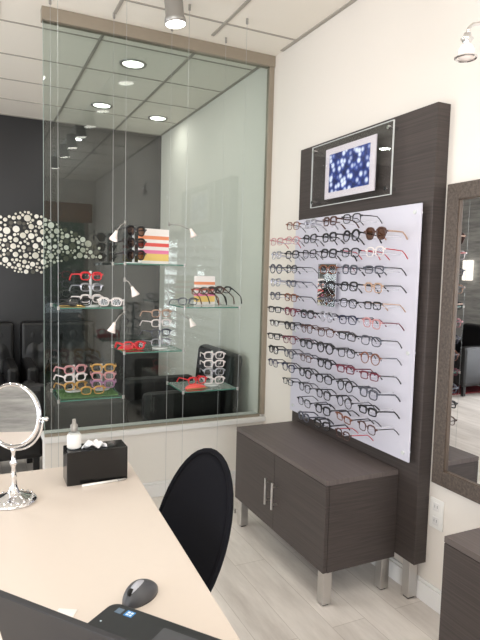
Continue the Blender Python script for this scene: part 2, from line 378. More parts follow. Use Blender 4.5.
# ---------------------------------------------------------------- spectacles
SP = {}
def rim_path(shape, s, w=.0245, h=.019, n=20):
    P = []
    for i in range(n):
        a = 2*PI*i/n; c, q = math.cos(a), math.sin(a)
        if shape == 'round': e, hh = 1.0, w*.95
        elif shape == 'rectangular': e, hh = .5, h*.78
        elif shape == 'cat-eye': e, hh = .75, h
        elif shape == 'aviator': e, hh = .8, h*1.25
        else: e, hh = .68, h
        x = w*math.copysign(abs(c)**e, c); z = hh*math.copysign(abs(q)**e, q)
        if shape == 'cat-eye': z += .006*max(0, x*1/w)*(1 if q > 0 else .2)
        if shape == 'aviator' and q < 0: x *= .85
        P.append((x, z))
    return [(s*(x+.0325), z) for x, z in P]
def spec_meshes(shape, col, tcol, thick, sun, fold=False):
    key = (shape, col, tcol, thick, sun)
    if key in SP: return SP[key]
    bm = bmesh.new()
    for s in (-1, 1):
        P = rim_path(shape, s)
        tube(bm, [(.0012*abs(y)/.03, y, z) for y, z in P], thick, 6, closed=True)
        if thick < .004: tube(bm, [(.0012*abs(y)/.03, y, z) for y, z in P[0:11]], thick*1.7, 6)      # heavier brow line
    ez = .006
    tube(bm, [(0, -.0095, ez), (-.002, -.004, ez+.003), (-.002, .004, ez+.003), (0, .0095, ez)], thick*1.05, 6)
    for s in (-1, 1): B(bm, (-.002, s*.062-.005, ez), (.007, s*.062+.005, ez+.007))
    front = link('tmp', bm, col); me_f = front.data; bpy.data.objects.remove(front)
    L = []
    for s in (-1, 1):
        bm = bmesh.new(); P = rim_path(shape, s)
        vs_ = [bm.verts.new((.0015, y, z)) for y, z in P]; f = bm.faces.new(vs_)
        o = link('tmp', bm, 'lens_dark' if sun else 'glass_lens'); L.append(o.data); bpy.data.objects.remove(o)
    T = []
    for s in (-1, 1):
        bm = bmesh.new()
        tube(bm, [(.004, s*.065, ez+.004), (.05, s*.066, ez+.003), (.09, s*.065, ez+.001), (.108, s*.063, -.006), (.124, s*.060, -.022)], [thick*1.15, thick*1.15, thick*1.05, thick*1.2, thick*1.3], 6)
        o = link('tmp', bm, tcol); T.append(o.data); bpy.data.objects.remove(o)
    SP[key] = (me_f, L, T); return SP[key]
def specs(loc, label, group, shape='rounded', col='f_black', tcol=None, thick=.0016, sun=False, rot=(0, 0, 0), scale=1.04, cat='eyeglasses', name='eyeglasses'):
    """front faces local -X, arms run to +X"""
    tcol = tcol or col
    if thick < .003: thick = round(thick*1.25, 5)
    f, L, T = spec_meshes(shape, col, tcol, thick, sun)
    t_ = thing(name, label, cat, loc, 0, group); t_.rotation_euler = rot; t_.scale = (scale,)*3
    link('frame_front', None, None, t_, me=f)
    for q in L: link('lens', None, None, t_, me=q)
    for q in T: link('temple', None, None, t_, me=q)
    return t_
for k, c, me_ in (('f_black', (20, 19, 22), 0), ('f_brown', (70, 40, 32), 0), ('f_maroon', (96, 24, 44), 0), ('f_red', (176, 58, 64), 0), ('f_tortoise', (112, 66, 44), 0), ('f_grey', (80, 82, 92), .4), ('f_navy', (30, 34, 62), 0), ('f_tan', (172, 142, 122), 0), ('f_silver', (170, 170, 178), .8), ('f_clear', (214, 206, 204), 0), ('f_rose', (182, 132, 134), 0), ('f_gold', (190, 150, 90), .7)):
    mat(k, c, .3, me_)
CN = dict(f_black='black', f_brown='dark brown', f_maroon='maroon', f_red='red', f_tortoise='tortoiseshell', f_grey='grey metal', f_navy='navy', f_tan='tan', f_silver='silver wire', f_clear='pale clear', f_rose='rose pink', f_gold='gold wire')
special = {(1, 0): ('aviator', 'f_brown', 'f_tan', .0024, True), (2, 0): ('rounded', 'f_clear', 'f_red', .0016, False), (2, 1): ('rounded', 'f_black', 'f_red', .0016, False),
 (3, 0): ('rectangular', 'f_grey', 'f_black', .0018, False), (4, 0): ('rounded', 'f_tan', 'f_black', .0019, False), (5, 0): ('rectangular', 'f_black', 'f_tan', .0018, False),
 (6, 0): ('rounded', 'f_rose', 'f_maroon', .0018, False), (7, 0): ('rounded', 'f_grey', 'f_black', .0016, False), (8, 0): ('round', 'f_tortoise', 'f_grey', .0016, False),
 (8, 2): ('round', 'f_black', 'f_black', .0024, False), (3, 2): ('rounded', 'f_tortoise', 'f_brown', .0016, False), (4, 1): ('rounded', 'f_black', 'f_black', .0021, False),
 (1, 5): ('rounded', 'f_rose', 'f_red', .0015, False), (1, 4): ('rounded', 'f_rose', 'f_black', .0014, False), (5, 4): ('rounded', 'f_tortoise', 'f_black', .0018, False), (9, 0): ('rectangular', 'f_maroon', 'f_black', .0018, False),
 (9, 1): ('rectangular', 'f_maroon', 'f_maroon', .002, False), (10, 1): ('round', 'f_black', 'f_black', .0018, False), (6, 5): ('rectangular', 'f_black', 'f_black', .002, False), (13, 1): ('rounded', 'f_brown', 'f_red', .0015, False)}
ORD = ['', 'top', 'second', 'third', 'fourth', 'fifth', 'sixth', 'seventh', 'eighth', 'ninth', 'tenth', 'eleventh', 'twelfth', 'thirteenth', 'fourteenth']
pal = ['f_black']*7+['f_navy', 'f_brown', 'f_brown', 'f_maroon', 'f_grey', 'f_grey', 'f_tortoise', 'f_silver', 'f_black']
for ri in range(14):
    rk = 0
    for (r_, ci, y, z) in [s_ for s_ in slots if s_[0] == ri]:
        rk += 1
        sp = special.get((ri, ci))
        if not sp:
            c = random.choice(pal); sp = (random.choice(['rounded', 'rounded', 'rectangular', 'round', 'cat-eye']), c, random.choice([c, 'f_black']), random.choice([.0015, .0019, .0023]), False)
        pos = 'rightmost' if rk == 1 else ORD[rk]+' from right'
        rw = 'bottom row' if ri == 13 else ('top row' if ri == 0 else ORD[ri+1]+' row from top')
        kindw = 'sunglasses' if sp[4] else 'eyeglasses'
        lab = f"{CN[sp[1]]} {sp[0]} {kindw} on the white board, {rw}, {pos}"
        specs((XF, y, z+.003), lab, 'spectacles on the white display board', sp[0], sp[1], sp[2], sp[3], sp[4], rot=(random.uniform(-.04, .04), random.uniform(-.05, .08), random.uniform(-.14, .1)), cat='sunglasses' if sp[4] else 'eyeglasses', name='sunglasses' if sp[4] else 'eyeglasses')
# small square mirror on the board
t_ = thing('display_mirror', 'small frameless mirror plate fixed among the frames on white board', 'mirror', (XA, 2.474, 1.4))
box('mirror_plate', (-.026, -.082, -.112), (-.022, .082, .11), 'mirror', t_)
bm = bmesh.new(); tube(bm, [(0, 0, 0), (-.022, 0, 0)], .008, 10); link('bracket', bm, 'steel', t_)
# print between acrylic sheets
bs3 = (XP, 2.35, 1.98)
ph = thing('acrylic_picture_frame', 'clear acrylic plate holding white bordered blue bokeh print', 'picture frame', bs3)
wp(box('acrylic_front', (XP-.046, 2.018, 1.822), (XP-.041, 2.681, 2.149), 'glass_clear', ph), bs3)
bm = bmesh.new()
for a, b in (((XP-.047, 2.0165, 1.8205), (XP-.040, 2.0195, 2.1505)), ((XP-.047, 2.6795, 1.8205), (XP-.040, 2.6825, 2.1505)), ((XP-.047, 2.018, 1.8205), (XP-.040, 2.681, 1.8235)), ((XP-.047, 2.018, 2.1475), (XP-.040, 2.681, 2.1505))): B(bm, a, b)
wp(link('acrylic_rim', bm, 'acrylic_edge', ph), bs3)
wp(box('mat_board', (XP-.040, 2.142, 1.855), (XP-.034, 2.555, 2.115), 'mat_board', ph), bs3)
pr = box('print', (-.0005, -.168, -.098), (.0005, .168, .098), 'bokeh', ph); pr.location = Vector((XP-.0407, 2.35, 1.985))-Vector(bs3)
for y in (2.045, 2.655):
    for z in (1.85, 2.122):
        bm = bmesh.new(); tube(bm, [(XP, y, z), (XP-.056, y, z)], .009, 14); wp(link('standoff', bm, 'chrome', ph), bs3)
# ---------------------------------------------------------------- low cabinets
def cabinet(name, label, x0, x1, y0, y1, zb, zt, doors=True, legs=((0, 0), (0, 1), (1, 0), (1, 1))):
    bs = ((x0+x1)/2, (y0+y1)/2, 0); c = thing(name, label, 'cabinet', bs)
    bm = bmesh.new(); B(bm, (x0+.02, y0, zb), (x1, y1, zt-.022)); wp(link('carcass', bm, 'wood_h', c, bevel=.001), bs)
    wp(box('cabinet_top', (x0, y0, zt-.022), (x1, y1, zt), 'wood_top', c, bevel=.0015), bs)
    ym = (y0+y1)/2
    for (a, b, hy) in ((y0+.001, ym-.0015, ym-.035), (ym+.0015, y1-.001, ym+.035)):
        d = wp(box('door', (x0, a, zb+.001), (x0+.018, b, zt-.024), 'wood_h', c, bevel=.001), bs)
        bm = bmesh.new(); zc = zt-.22
        tube(bm, [(x0-.03, hy, zc-.068), (x0-.03, hy, zc+.068)], .006, 12)
        for dz in (-.045, .045): tube(bm, [(x0-.03, hy, zc+dz), (x0, hy, zc+dz)], .0045, 10)
        link('handle', bm, 'steel', d)
    for i, j in legs:
        X = x0+.012 if i == 0 else x1-.062; Y = y0+.012 if j == 0 else y1-.062
        l_ = wp(box('leg', (X, Y, .008), (X+.045, Y+.045, zb), 'steel', c, bevel=.002), bs)
        box('foot_pad', (X+.008, Y+.008, 0), (X+.037, Y+.037, .009), 'rubber', l_)
    bm = bmesh.new(); B(bm, (x0+.03, y0+.02, zb-.012), (x1-.03, y0+.03, zb)); wp(link('base_rail', bm, 'steel_matt', c), bs)
cabinet('storage_cabinet', 'low dark wood two-door cabinet on steel legs below the frame display', 1.348, 1.742, 1.922, 2.827, .16, .574)
cabinet('storage_cabinet', 'dark wood cabinet cropped by the right edge below the framed wall mirror', 1.44, W-.018, .45, 1.35, .10, .574)
# ---------------------------------------------------------------- wall mirror
ym0, ym1 = 1.02, 1.765; zm0, zm1 = .567, 1.84
bs4 = (W, 1.39, 1.2); mm = thing('wall_mirror', 'large wall mirror with wide brown grey textured frame', 'mirror', bs4)
bm = bmesh.new(); B(bm, (W-.032, ym0, zm0), (W-.001, ym0+.062, zm1)); B(bm, (W-.032, ym1-.062, zm0), (W-.001, ym1, zm1)); B(bm, (W-.032, ym0+.062, zm0), (W-.001, ym1-.062, zm0+.066)); B(bm, (W-.032, ym0+.062, zm1-.066), (W-.001, ym1-.062, zm1))
wp(link('mirror_frame', bm, 'frame_wood', mm, bevel=.003), bs4)
bm = bmesh.new(); r_ = .003; a0, a1, b0, b1 = ym0+.062, ym1-.062, zm0+.066, zm1-.066
B(bm, (W-.026, a0, b0), (W-.014, a0+r_, b1)); B(bm, (W-.026, a1-r_, b0), (W-.014, a1, b1)); B(bm, (W-.026, a0, b0), (W-.014, a1, b0+r_)); B(bm, (W-.026, a0, b1-r_), (W-.014, a1, b1))
wp(link('inner_bead', bm, 'bead', mm), bs4)
wp(box('mirror_glass', (W-.016, a0, b0), (W-.012, a1, b1), 'mirror', mm), bs4)
# socket
bs5 = (W, 1.75, .42); ot = thing('wall_socket', 'white double wall socket plate under the mirror', 'socket', bs5)
wp(box('plate', (W-.006, 1.712, .357), (W-.0005, 1.79, .49), 'white_plastic', ot, bevel=.002), bs5)
for z in (.392, .455):
    f_ = wp(box('outlet_face', (W-.009, 1.733, z-.018), (W-.005, 1.769, z+.018), 'trim_white', ot, bevel=.002), bs5)
    bm = bmesh.new(); B(bm, (W-.0095, 1.742, z-.004), (W-.0088, 1.7435, z+.008)); B(bm, (W-.0095, 1.757, z-.004), (W-.0088, 1.7585, z+.008)); link('slots', bm, 'slot_dark', f_)
# gooseneck picture light
bs6 = (W, 1.2, 2.3); pl = thing('picture_light', 'chrome gooseneck lamp with white glass head at the upper right', 'lamp', bs6)
bm = bmesh.new(); lathe(bm, [(0, 0), (.035, 0), (.035, .012), (.012, .022), (0, .022)], 20, Matrix.Translation((W-.0005, 1.2, 2.22)) @ Matrix.Rotation(-PI/2, 4, 'Y')); wp(link('wall_plate', bm, 'chrome', pl, smooth=True), bs6)
bm = bmesh.new(); tube(bm, [(W-.01, 1.2, 2.22), (1.74, 1.24, 2.26), (1.66, 1.33, 2.295), (1.58, 1.40, 2.312), (1.53, 1.44, 2.305), (1.505, 1.432, 2.285), (1.5, 1.432, 2.262)], .006, 10); wp(link('arm', bm, 'chrome', pl, smooth=True), bs6)
bm = bmesh.new(); lathe(bm, [(0, .012), (.012, .012), (.014, 0), (.022, -.006), (.012, -.02), (.012, -.026)], 20, Matrix.Translation((1.5, 1.432, 2.256))); wp(link('socket_cap', bm, 'chrome', pl, smooth=True), bs6)
bm = bmesh.new(); lathe(bm, [(.008, -.018), (.022, -.03), (.029, -.045), (.027, -.062), (.02, -.072), (0, -.074)], 20, Matrix.Translation((1.5, 1.432, 2.256))); wp(link('glass_shade', bm, 'opal', pl, smooth=True), bs6)
bm = bmesh.new(); tube(bm, [(1.5+.034*math.cos(2*PI*i/20), 1.432+.034*math.sin(2*PI*i/20), 2.189) for i in range(20)], .004, 6, closed=True); wp(link('rim_ring', bm, 'chrome', pl), bs6)
# ---------------------------------------------------------------- desk
D = [(.523, 2.068), (-1.25, 2.055), (-1.25, .25), (.432, .25)]
dk = thing('desk', 'large cream topped desk filling the lower left', 'desk', (-.3, 1.2, 0))
bm = bmesh.new(); prism(bm, D, .70, .73); wp(link('desk_top', bm, 'cream_top', dk, bevel=.003), (-.3, 1.2, 0))
wp(box('side_panel', (-1.2, .35, 0), (-1.17, 1.95, .70), 'wood_h', dk), (-.3, 1.2, 0))
wp(box('modesty_panel', (-1.17, 1.93, .12), (.0, 1.95, .70), 'wood_h', dk), (-.3, 1.2, 0))
for y in (.33, 1.55): wp(box('leg', (.0, y, 0), (.05, y+.05, .70), 'steel', dk), (-.3, 1.2, 0))
# guest chair
gc = thing('guest_chair', 'black mesh chair with tall oval back beside the desk', 'chair', (.5, 1.62, 0))
bc = Vector((.604, 1.619, .607)); a, rec = -.074, .362
U = Vector((math.sin(a), math.cos(a), 0)); N0 = Vector((math.cos(a), -math.sin(a), 0)); V = Vector((0, 0, 1))*math.cos(rec)+N0*math.sin(rec); Nn = V.cross(U).normalized()
if Nn.x < 0: Nn = -Nn
def egg(u, v): return bc+U*u*(1+.037*v/.278)+V*v
bm = bmesh.new(); NR, NS = 8, 40; rings = {}
for side in (0, 1):
    ctr = None
    for r_ in range(NR+1):
        rr = r_/NR
        for s_ in range(NS):
            th = 2*PI*s_/NS; u, v = .218*rr*math.cos(th), .278*rr*math.sin(th)
            p = egg(u, v); bow = .0
            th_ = .016*math.sqrt(max(0, 1-rr**4))
            p = p - Nn*.05*(1-(u/.218)**2)*0 + Nn*(.035*(1-rr*rr)) + Nn*(th_ if side else -th_)
            rings[(side, r_, s_)] = bm.verts.new(p) if r_ > 0 or s_ == 0 else rings[(side, 0, 0)]
for side in (0, 1):
    for r_ in range(NR):
        for s_ in range(NS):
            q = [rings[(side, r_, s_)], rings[(side, r_, (s_+1) % NS)], rings[(side, r_+1, (s_+1) % NS)], rings[(side, r_+1, s_)]]
            u = []
            for v in q:
                if v not in u: u.append(v)
            bm.faces.new(u)
bmesh.ops.remove_doubles(bm, verts=bm.verts, dist=.0005)
wp(link('backrest', bm, 'chair_mesh', gc, smooth=True), (.5, 1.62, 0))
bm = bmesh.new(); tube(bm, [egg(.218*math.cos(2*PI*i/40), .278*math.sin(2*PI*i/40)) for i in range(40)], .009, 8, closed=True); wp(link('back_rim', bm, 'chair_mesh', gc, smooth=True), (.5, 1.62, 0))
bm = bmesh.new(); prism(bm, roundrect(.13, 1.41, .56, 1.83, .09), .43, .475); wp(link('seat', bm, 'chair_mesh', gc, bevel=.012), (.5, 1.62, 0))
for sx, sy in ((.17, 1.45), (.17, 1.79), (.50, 1.45), (.50, 1.79)):
    bm = bmesh.new(); tube(bm, [(sx, sy, .44), (sx+(.03 if sx > .3 else -.03), sy, .004)], .012, 10); wp(link('leg', bm, 'black_plastic', gc), (.5, 1.62, 0))
bm = bmesh.new()
for y in (1.55, 1.69): tube(bm, [(.40, y, .425), (.55, y, .43), (.60, y, .50), (.635, y, .60)], .01, 8)
wp(link('back_bracket', bm, 'black_plastic', gc), (.5, 1.62, 0))
# ---------------------------------------------------------------- things on the desk
ZD = .73
# makeup mirror
mk = thing('makeup_mirror', 'round chrome vanity mirror on ornate pedestal at desk left', 'mirror', (.103, 1.80, ZD))
bm = bmesh.new(); lathe(bm, [(0, 0), (.066, 0), (.07, .004), (.066, .010), (.05, .018), (.03, .025), (.016, .034), (.011, .05), (.0075, .075), (.0095, .082), (.007, .09), (.006, .11), (.0105, .12), (.011, .126), (.006, .134), (.0052, .155), (.009, .163), (.0065, .172), (0, .174)], 32); link('pedestal', bm, 'chrome', mk, smooth=True)
bm = bmesh.new()
for i in range(18):
    an = 2*PI*i/18; bmesh.ops.create_icosphere(bm, subdivisions=1, radius=.0055, matrix=Matrix.Translation((.056*math.cos(an), .056*math.sin(an), .0135)))
link('base_ornament', bm, 'chrome', mk, smooth=True)
hc = Vector((0, .0, .272)); hr = .102; ang = -.10+.55     # mirror face normal turned about Z
Rz = Matrix.Translation(hc) @ Matrix.Rotation(math.radians(-42), 4, 'Z') @ Matrix.Scale(.95, 4)
bm = bmesh.new(); tube(bm, [(-.112*math.cos(t), 0, -.112*math.sin(t)) for t in [PI*i/24 for i in range(25)]], .0042, 8)
for s in (-1, 1): tube(bm, [(s*.1, 0, 0), (s*.122, 0, 0)], .005, 8); bmesh.ops.create_icosphere(bm, subdivisions=2, radius=.008, matrix=Matrix.Translation((s*.124, 0, 0)))
for v in bm.verts: v.co = Rz @ v.co
link('yoke', bm, 'chrome', mk, smooth=True)
tl = Rz @ Matrix.Rotation(math.radians(-4), 4, 'X') @ Matrix.Rotation(PI/2, 4, 'X')
bm = bmesh.new(); lathe(bm, [(.094, -.006), (.099, -.010), (.104, -.006), (.105, 0), (.104, .006), (.099, .010), (.094, .006)], 48, tl); link('rim', bm, 'chrome', mk, smooth=True)
bm = bmesh.new(); lathe(bm, [(0, -.005), (.096, -.005), (.096, .005), (0, .005)], 48, tl); link('mirror_glass', bm, 'mirror', mk)
# tissue box
tb = thing('tissue_box_cover', 'glossy black rectangular tissue box cover on the desk corner', 'tissue box', (.365, 1.92, ZD))
bm = bmesh.new(); B(bm, (-.095, -.06, 0), (.108, .03, .115)); link('cover', bm, 'black_gloss', tb, bevel=.003)
bm = bmesh.new()
prism(bm, roundrect(-.04, -.045, .07, -.01, .016), .115, .1165); link('slot_rim', bm, 'black_plastic', tb)
bm = bmesh.new(); n_ = 18; vv = {}
for i in range(n_+1):
    for j in range(7):
        u = i/n_; w_ = j/6
        x = -.045+.085*u; hgt = .119+.020*math.sin(PI*u)**.8*(.6+.4*math.sin(w_*9+u*7))+.006*math.sin(u*17+w_*4)
        y = -.05+.04*w_*(0.35+.65*math.sin(PI*min(1, u*1.1+.03)))+.006*math.sin(u*9)
        vv[i, j] = bm.verts.new((x, y, max(.1175, hgt)))
for i in range(n_):
    for j in range(6): bm.faces.new((vv[i, j], vv[i+1, j], vv[i+1, j+1], vv[i, j+1]))
o = link('tissue', bm, 'tissue', None, smooth=True); o.location = (.365, 1.92, ZD); tag(o, 'crumpled white tissue pulled from the black box', 'tissue')
so = o.modifiers.new('solid', 'SOLIDIFY'); so.thickness = .0012
sb = thing('spray_bottle', 'small clear spray bottle standing on the black tissue box', 'bottle', (.30, 1.905, ZD+.1152))
bm = bmesh.new(); lathe(bm, [(0, 0), (.021, 0), (.023, .003), (.023, .045), (.018, .056), (.011, .062), (0, .062)], 24); link('bottle_body', bm, 'glass_spray', sb, smooth=True)
bm = bmesh.new(); lathe(bm, [(0, .002), (.0215, .002), (.0236, .006), (.0236, .046), (.018, .054), (0, .054)], 24); link('white_label', bm, 'white_plastic', sb, smooth=True)
bm = bmesh.new(); lathe(bm, [(.0115, .06), (.0125, .064), (.0125, .08), (.007, .084), (.006, .1), (0, .1)], 20); link('sprayer', bm, 'steel_matt', sb, smooth=True)
# pen
pn = thing('pen', 'white and silver pen lying in front of the tissue box', 'pen', (.39, 1.846, ZD+.0042), math.atan2(.01, .16))
bm = bmesh.new(); tube(bm, [(-.075, 0, 0), (.045, 0, 0)], .0042, 10); link('barrel', bm, 'white_plastic', pn, smooth=True)
bm = bmesh.new(); tube(bm, [(.045, 0, 0), (.072, 0, 0), (.078, 0, 0)], [.0042, .0035, .001], 10); link('tip', bm, 'steel_matt', pn, smooth=True)
bm = bmesh.new(); B(bm, (-.074, -.001, .004), (-.03, .001, .0055)); link('clip', bm, 'steel', pn)
# mouse
ms = thing('computer_mouse', 'dark grey wireless computer mouse beside the laptop', 'mouse', (.325, 1.155, ZD), math.radians(38))
def blob(x0, x1, wy, hz, n=14, mseg=16, zs=0):
    bm = bmesh.new(); R_ = []
    for i in range(n+1):
        t = i/n; x = x0+(x1-x0)*t; k = max(.02, math.sin(PI*t)**.45); kh = max(.02, math.sin(PI*(t**.85))**.6)
        R_.append([bm.verts.new((x, wy*k*math.cos(PI*j/mseg)*(1 if 1 else 1), zs+hz*kh*math.sin(PI*j/mseg)**.8)) for j in range(mseg+1)])
    for A, Bq in zip(R_, R_[1:]):
        for j in range(mseg): bm.faces.new((A[j], A[j+1], Bq[j+1], Bq[j]))
        bm.faces.new((A[0], Bq[0], Bq[-1], A[-1]))
    bm.faces.new(R_[0]); bm.faces.new(R_[-1]); return bm
link('body', blob(-.052, .052, .031, .036), 'mouse_grey', ms, smooth=True)
link('palm_inlay', blob(-.047, .036, .016, .0392, zs=.0005), 'mouse_silver', ms, smooth=True)
bm = bmesh.new(); lathe(bm, [(0, -.003), (.008, -.003), (.008, .003), (0, .003)], 16, Matrix.Translation((-.036, 0, .028)) @ Matrix.Rotation(PI/2, 4, 'X')); link('scroll_wheel', bm, 'rubber', ms, smooth=True)
# laptop: local +x = along front edge, local +y = towards hinge
ex = Vector((.62, -.785, 0)).normalized(); ey = Vector((-ex.y, ex.x, 0)) * -1
lt = thing('laptop', 'open black laptop seen from behind its lid at the bottom', 'laptop', (.262, 1.105, ZD))
Lm = Matrix(((ex.x, ey.x, 0, 0), (ex.y, ey.y, 0, 0), (0, 0, 1, 0), (0, 0, 0, 1)))
bm = bmesh.new(); prism(bm, roundrect(-.012, -.004, .37, .25, .022), .004, .027, Lm); link('base', bm, 'laptop_black', lt, bevel=.003)
bm = bmesh.new(); prism(bm, roundrect(.05, .10, .32, .225, .004), .0268, .0285, Lm); kb = link('keyboard', bm, 'black_plastic', lt)
bm = bmesh.new()
for r_ in range(5):
    for k in range(14): B(bm, (.056+k*.0187, .106+r_*.0235, .0283), (.056+k*.0187+.0155, .106+r_*.0235+.0185, .0305), mx=Lm)
k_ = link('keys', bm, 'rubber', kb); k_['kind'] = 'stuff'
bm = bmesh.new(); prism(bm, roundrect(.13, .02, .23, .085, .004), .0268, .0276, Lm); link('touchpad', bm, 'mouse_grey', lt)
bm = bmesh.new(); B(bm, (.012, .010, .0265), (.027, .026, .0275), mx=Lm); link('sticker', bm, 'sticker_grey', lt)['label'] = 'small grey sticker'
bm = bmesh.new(); B(bm, (.034, .008, .0265), (.054, .026, .0275), mx=Lm); q_ = link('sticker', bm, 'sticker_blue', lt); q_['label'] = 'small blue sticker'
bm = bmesh.new()
for a_, b_ in (((.038, .011), (.044, .0165)), ((.046, .011), (.051, .0165)), ((.038, .0185), (.044, .023)), ((.046, .0185), (.051, .023))): B(bm, (a_[0], a_[1], .0274), (b_[0], b_[1], .0278), mx=Lm)
link('window_mark', bm, 'sticker_white', q_)
bm = bmesh.new(); lathe(bm, [(0, .0268), (.002, .0268), (.002, .0275), (0, .0275)], 10, Lm @ Matrix.Translation((.008, .062, 0))); link('shine_dot', bm, 'sticker_white', lt)  # white dot standing in for a shine point on the laptop base
tilt = math.radians(16)
Hm = Lm @ Matrix.Translation((0, .247, .026)) @ Matrix.Rotation(PI/2-tilt, 4, 'X')
bm = bmesh.new(); prism(bm, roundrect(-.016, .004, .374, .194, .012), -.006, .004, Hm); ld = link('lid', bm, 'laptop_lid', lt, bevel=.002)
bm = bmesh.new(); prism(bm, roundrect(.006, .015, .352, .185, .002), .004, .0045, Hm); link('screen', bm, 'black_gloss', ld)
bm = bmesh.new(); tube(bm, [Lm @ Vector((.02, .247, .025)), Lm @ Vector((.34, .247, .025))], .007, 10); link('hinge', bm, 'black_plastic', lt)
o = box('paper_slip', (-.02, -.014, 0), (.02, .014, .0012), 'paper_white'); o.location = (.165, 1.155, ZD+.0006); o.rotation_euler = (0, 0, -.5); tag(o, 'white paper slip lying between the laptop lid and base', 'paper')
# ---------------------------------------------------------------- hanging glass shelves
CX = [.387, .727, 1.067, 1.412]; YF, YK = 2.957, 3.251
cl = ['leftmost pair', 'second pair from left', 'third pair from left', 'rightmost pair']
for i, x in enumerate(CX):
    for y, w_ in ((YF, 'front'), (YK, 'back')):
        t_ = thing('steel_cable', 'thin steel cable before the glass, %s, %s one' % (cl[i], w_), 'cable', (x, y, 0), 0, 'steel cables carrying the glass shelves')
        bm = bmesh.new(); tube(bm, [(0, 0, .012), (0, 0, ZC-.012)], .0009, 6); link('wire', bm, 'cable', t_)
        bm = bmesh.new(); tube(bm, [(0, 0, 0), (0, 0, .025)], .007, 10); link('floor_anchor', bm, 'steel_matt', t_)
        bm = bmesh.new(); tube(bm, [(0, 0, ZC-.03), (0, 0, ZC)], .007, 10); link('ceiling_anchor', bm, 'steel_matt', t_)
SH = [('A', 0, 1.252), ('A', 0, .768), ('B', 1, 1.489), ('B', 1, 1.008), ('C', 2, 1.252), ('C', 2, .768)]
slab = dict([(('A', 1.252), 'glass shelf at left with red topped display of frames'), (('A', .768), 'lowest left glass shelf holding green base and gold frames'), (('B', 1.489), 'highest middle glass shelf carrying the striped box and sunglasses'), (('B', 1.008), 'middle glass shelf with red glasses and clear tiered stand'), (('C', 1.252), 'right glass shelf carrying small striped box and splayed glasses'), (('C', .768), 'lowest right glass shelf with coral glasses case')])
for c_, i, z in SH:
    x0, x1 = CX[i]+.003, CX[i+1]-.003
    t_ = thing('glass_shelf', slab[(c_, z)], 'shelf', ((x0+x1)/2, (YF+YK)/2, z), 0, 'glass shelves hung on steel cables')
    hx, hy = (x1-x0)/2, (YK-YF)/2
    box('glass_plate', (-hx, -hy+.003, -.006), (hx, hy-.003, 0), 'glass_shelf', t_)
    bm = bmesh.new(); B(bm, (-hx, -hy+.0015, -.0062), (hx, -hy+.003, .0002)); B(bm, (-hx, hy-.003, -.0062), (hx, hy-.0015, .0002)); B(bm, (-hx-.0015, -hy+.003, -.0062), (-hx, hy-.003, .0002)); B(bm, (hx, -hy+.003, -.0062), (hx+.0015, hy-.003, .0002)); link('polished_edge', bm, 'glass_edge', t_)
    for sx in (-1, 1):
        for sy in (-1, 1):
            bm = bmesh.new(); tube(bm, [(sx*(hx+.001), sy*(hy-.002), -.012), (sx*(hx+.001), sy*(hy-.002), .006)], .007, 10); link('cable_clamp', bm, 'steel_matt', t_)
# cable spotlights
def cspot(px, py, pz, hx, hy, hz, label):
    t_ = thing('cable_spotlight', label, 'spotlight', (px, py, pz), 0, 'small spotlights clipped to the cables')
    a_ = Vector((0, 0, 0)); h = Vector((hx-px, hy-py, hz-pz))
    bm = bmesh.new(); tube(bm, [(0, 0, -.012), (0, 0, .012)], .006, 8); tube(bm, [a_, h*.5+Vector((0, 0, .012)), h], .003, 8); link('arm', bm, 'steel_matt', t_, smooth=True)
    d_ = (Vector((h.x, h.y, 0)).normalized()*.45+Vector((0, 0, -1))).normalized()
    mx = Matrix.Translation(h) @ d_.to_track_quat('Z', 'Y').to_matrix().to_4x4()
    bm = bmesh.new(); lathe(bm, [(0, -.010), (.007, -.010), (.009, 0), (.011, .010), (.019, .031), (.023, .043), (.021, .043), (.017, .03), (0, .018)], 20, mx); link('shade', bm, 'opal', t_, smooth=True)
    bm = bmesh.new(); lathe(bm, [(0, .026), (.013, .031), (.013, .035), (0, .037)], 16, mx); link('bulb', bm, 'lamp_face', t_, smooth=True)
cspot(.727, YF, 1.70, .672, 2.93, 1.645, 'small cone spotlight left of the striped box on highest shelf')
cspot(1.067, YK, 1.735, 1.185, 3.19, 1.70, 'small cone spotlight right of the striped box on highest shelf')
cspot(.727, YF, 1.40, .768, 2.95, 1.355, 'small cone spotlight hanging just under the highest shelf')
cspot(.727, YF, 1.225, .665, 2.93, 1.165, 'small cone spotlight left of the red glasses')
cspot(1.067, YK, 1.215, 1.185, 3.17, 1.16, 'small cone spotlight under the right shelf beside the tiered stand')
# striped boxes
def striped(x, y, z, w_, h_, d_, rz, label):
    t_ = thing('striped_box', label, 'box', (x, y, z), rz, 'striped boxes on the glass shelves')
    cs = ['paper_white', 'paper_white', 'orange', 'paper_white', 'coral', 'paper_white', 'pink', 'yellow', 'yellow', 'paper_white']
    bm = bmesh.new(); n_ = len(cs)
    for i, c_ in enumerate(cs):
        B(bm, (-w_/2, -d_/2, h_*(n_-1-i)/n_), (w_/2, d_/2, h_*(n_-i)/n_), i)
    link('carton', bm, cs, t_)
striped(.955, 3.195, 1.489, .175, .205, .045, .15, 'tall white box with orange pink yellow stripes on the highest shelf')
striped(1.285, 3.205, 1.252, .13, .175, .03, .1, 'smaller striped box behind splayed glasses on the right shelf')
gS = 'spectacles on the glass shelves'
rz0 = PI/2    # front towards -Y (viewer)
def sgl(x, y, z, lab, **k):
    rz = k.pop('rz', rz0); tilt = k.pop('tilt', 0)
    specs((x, y, z), lab, gS, rot=(0, tilt, rz), **k)
SG = dict(sun=True, shape='aviator', thick=.0026, cat='sunglasses', name='sunglasses')
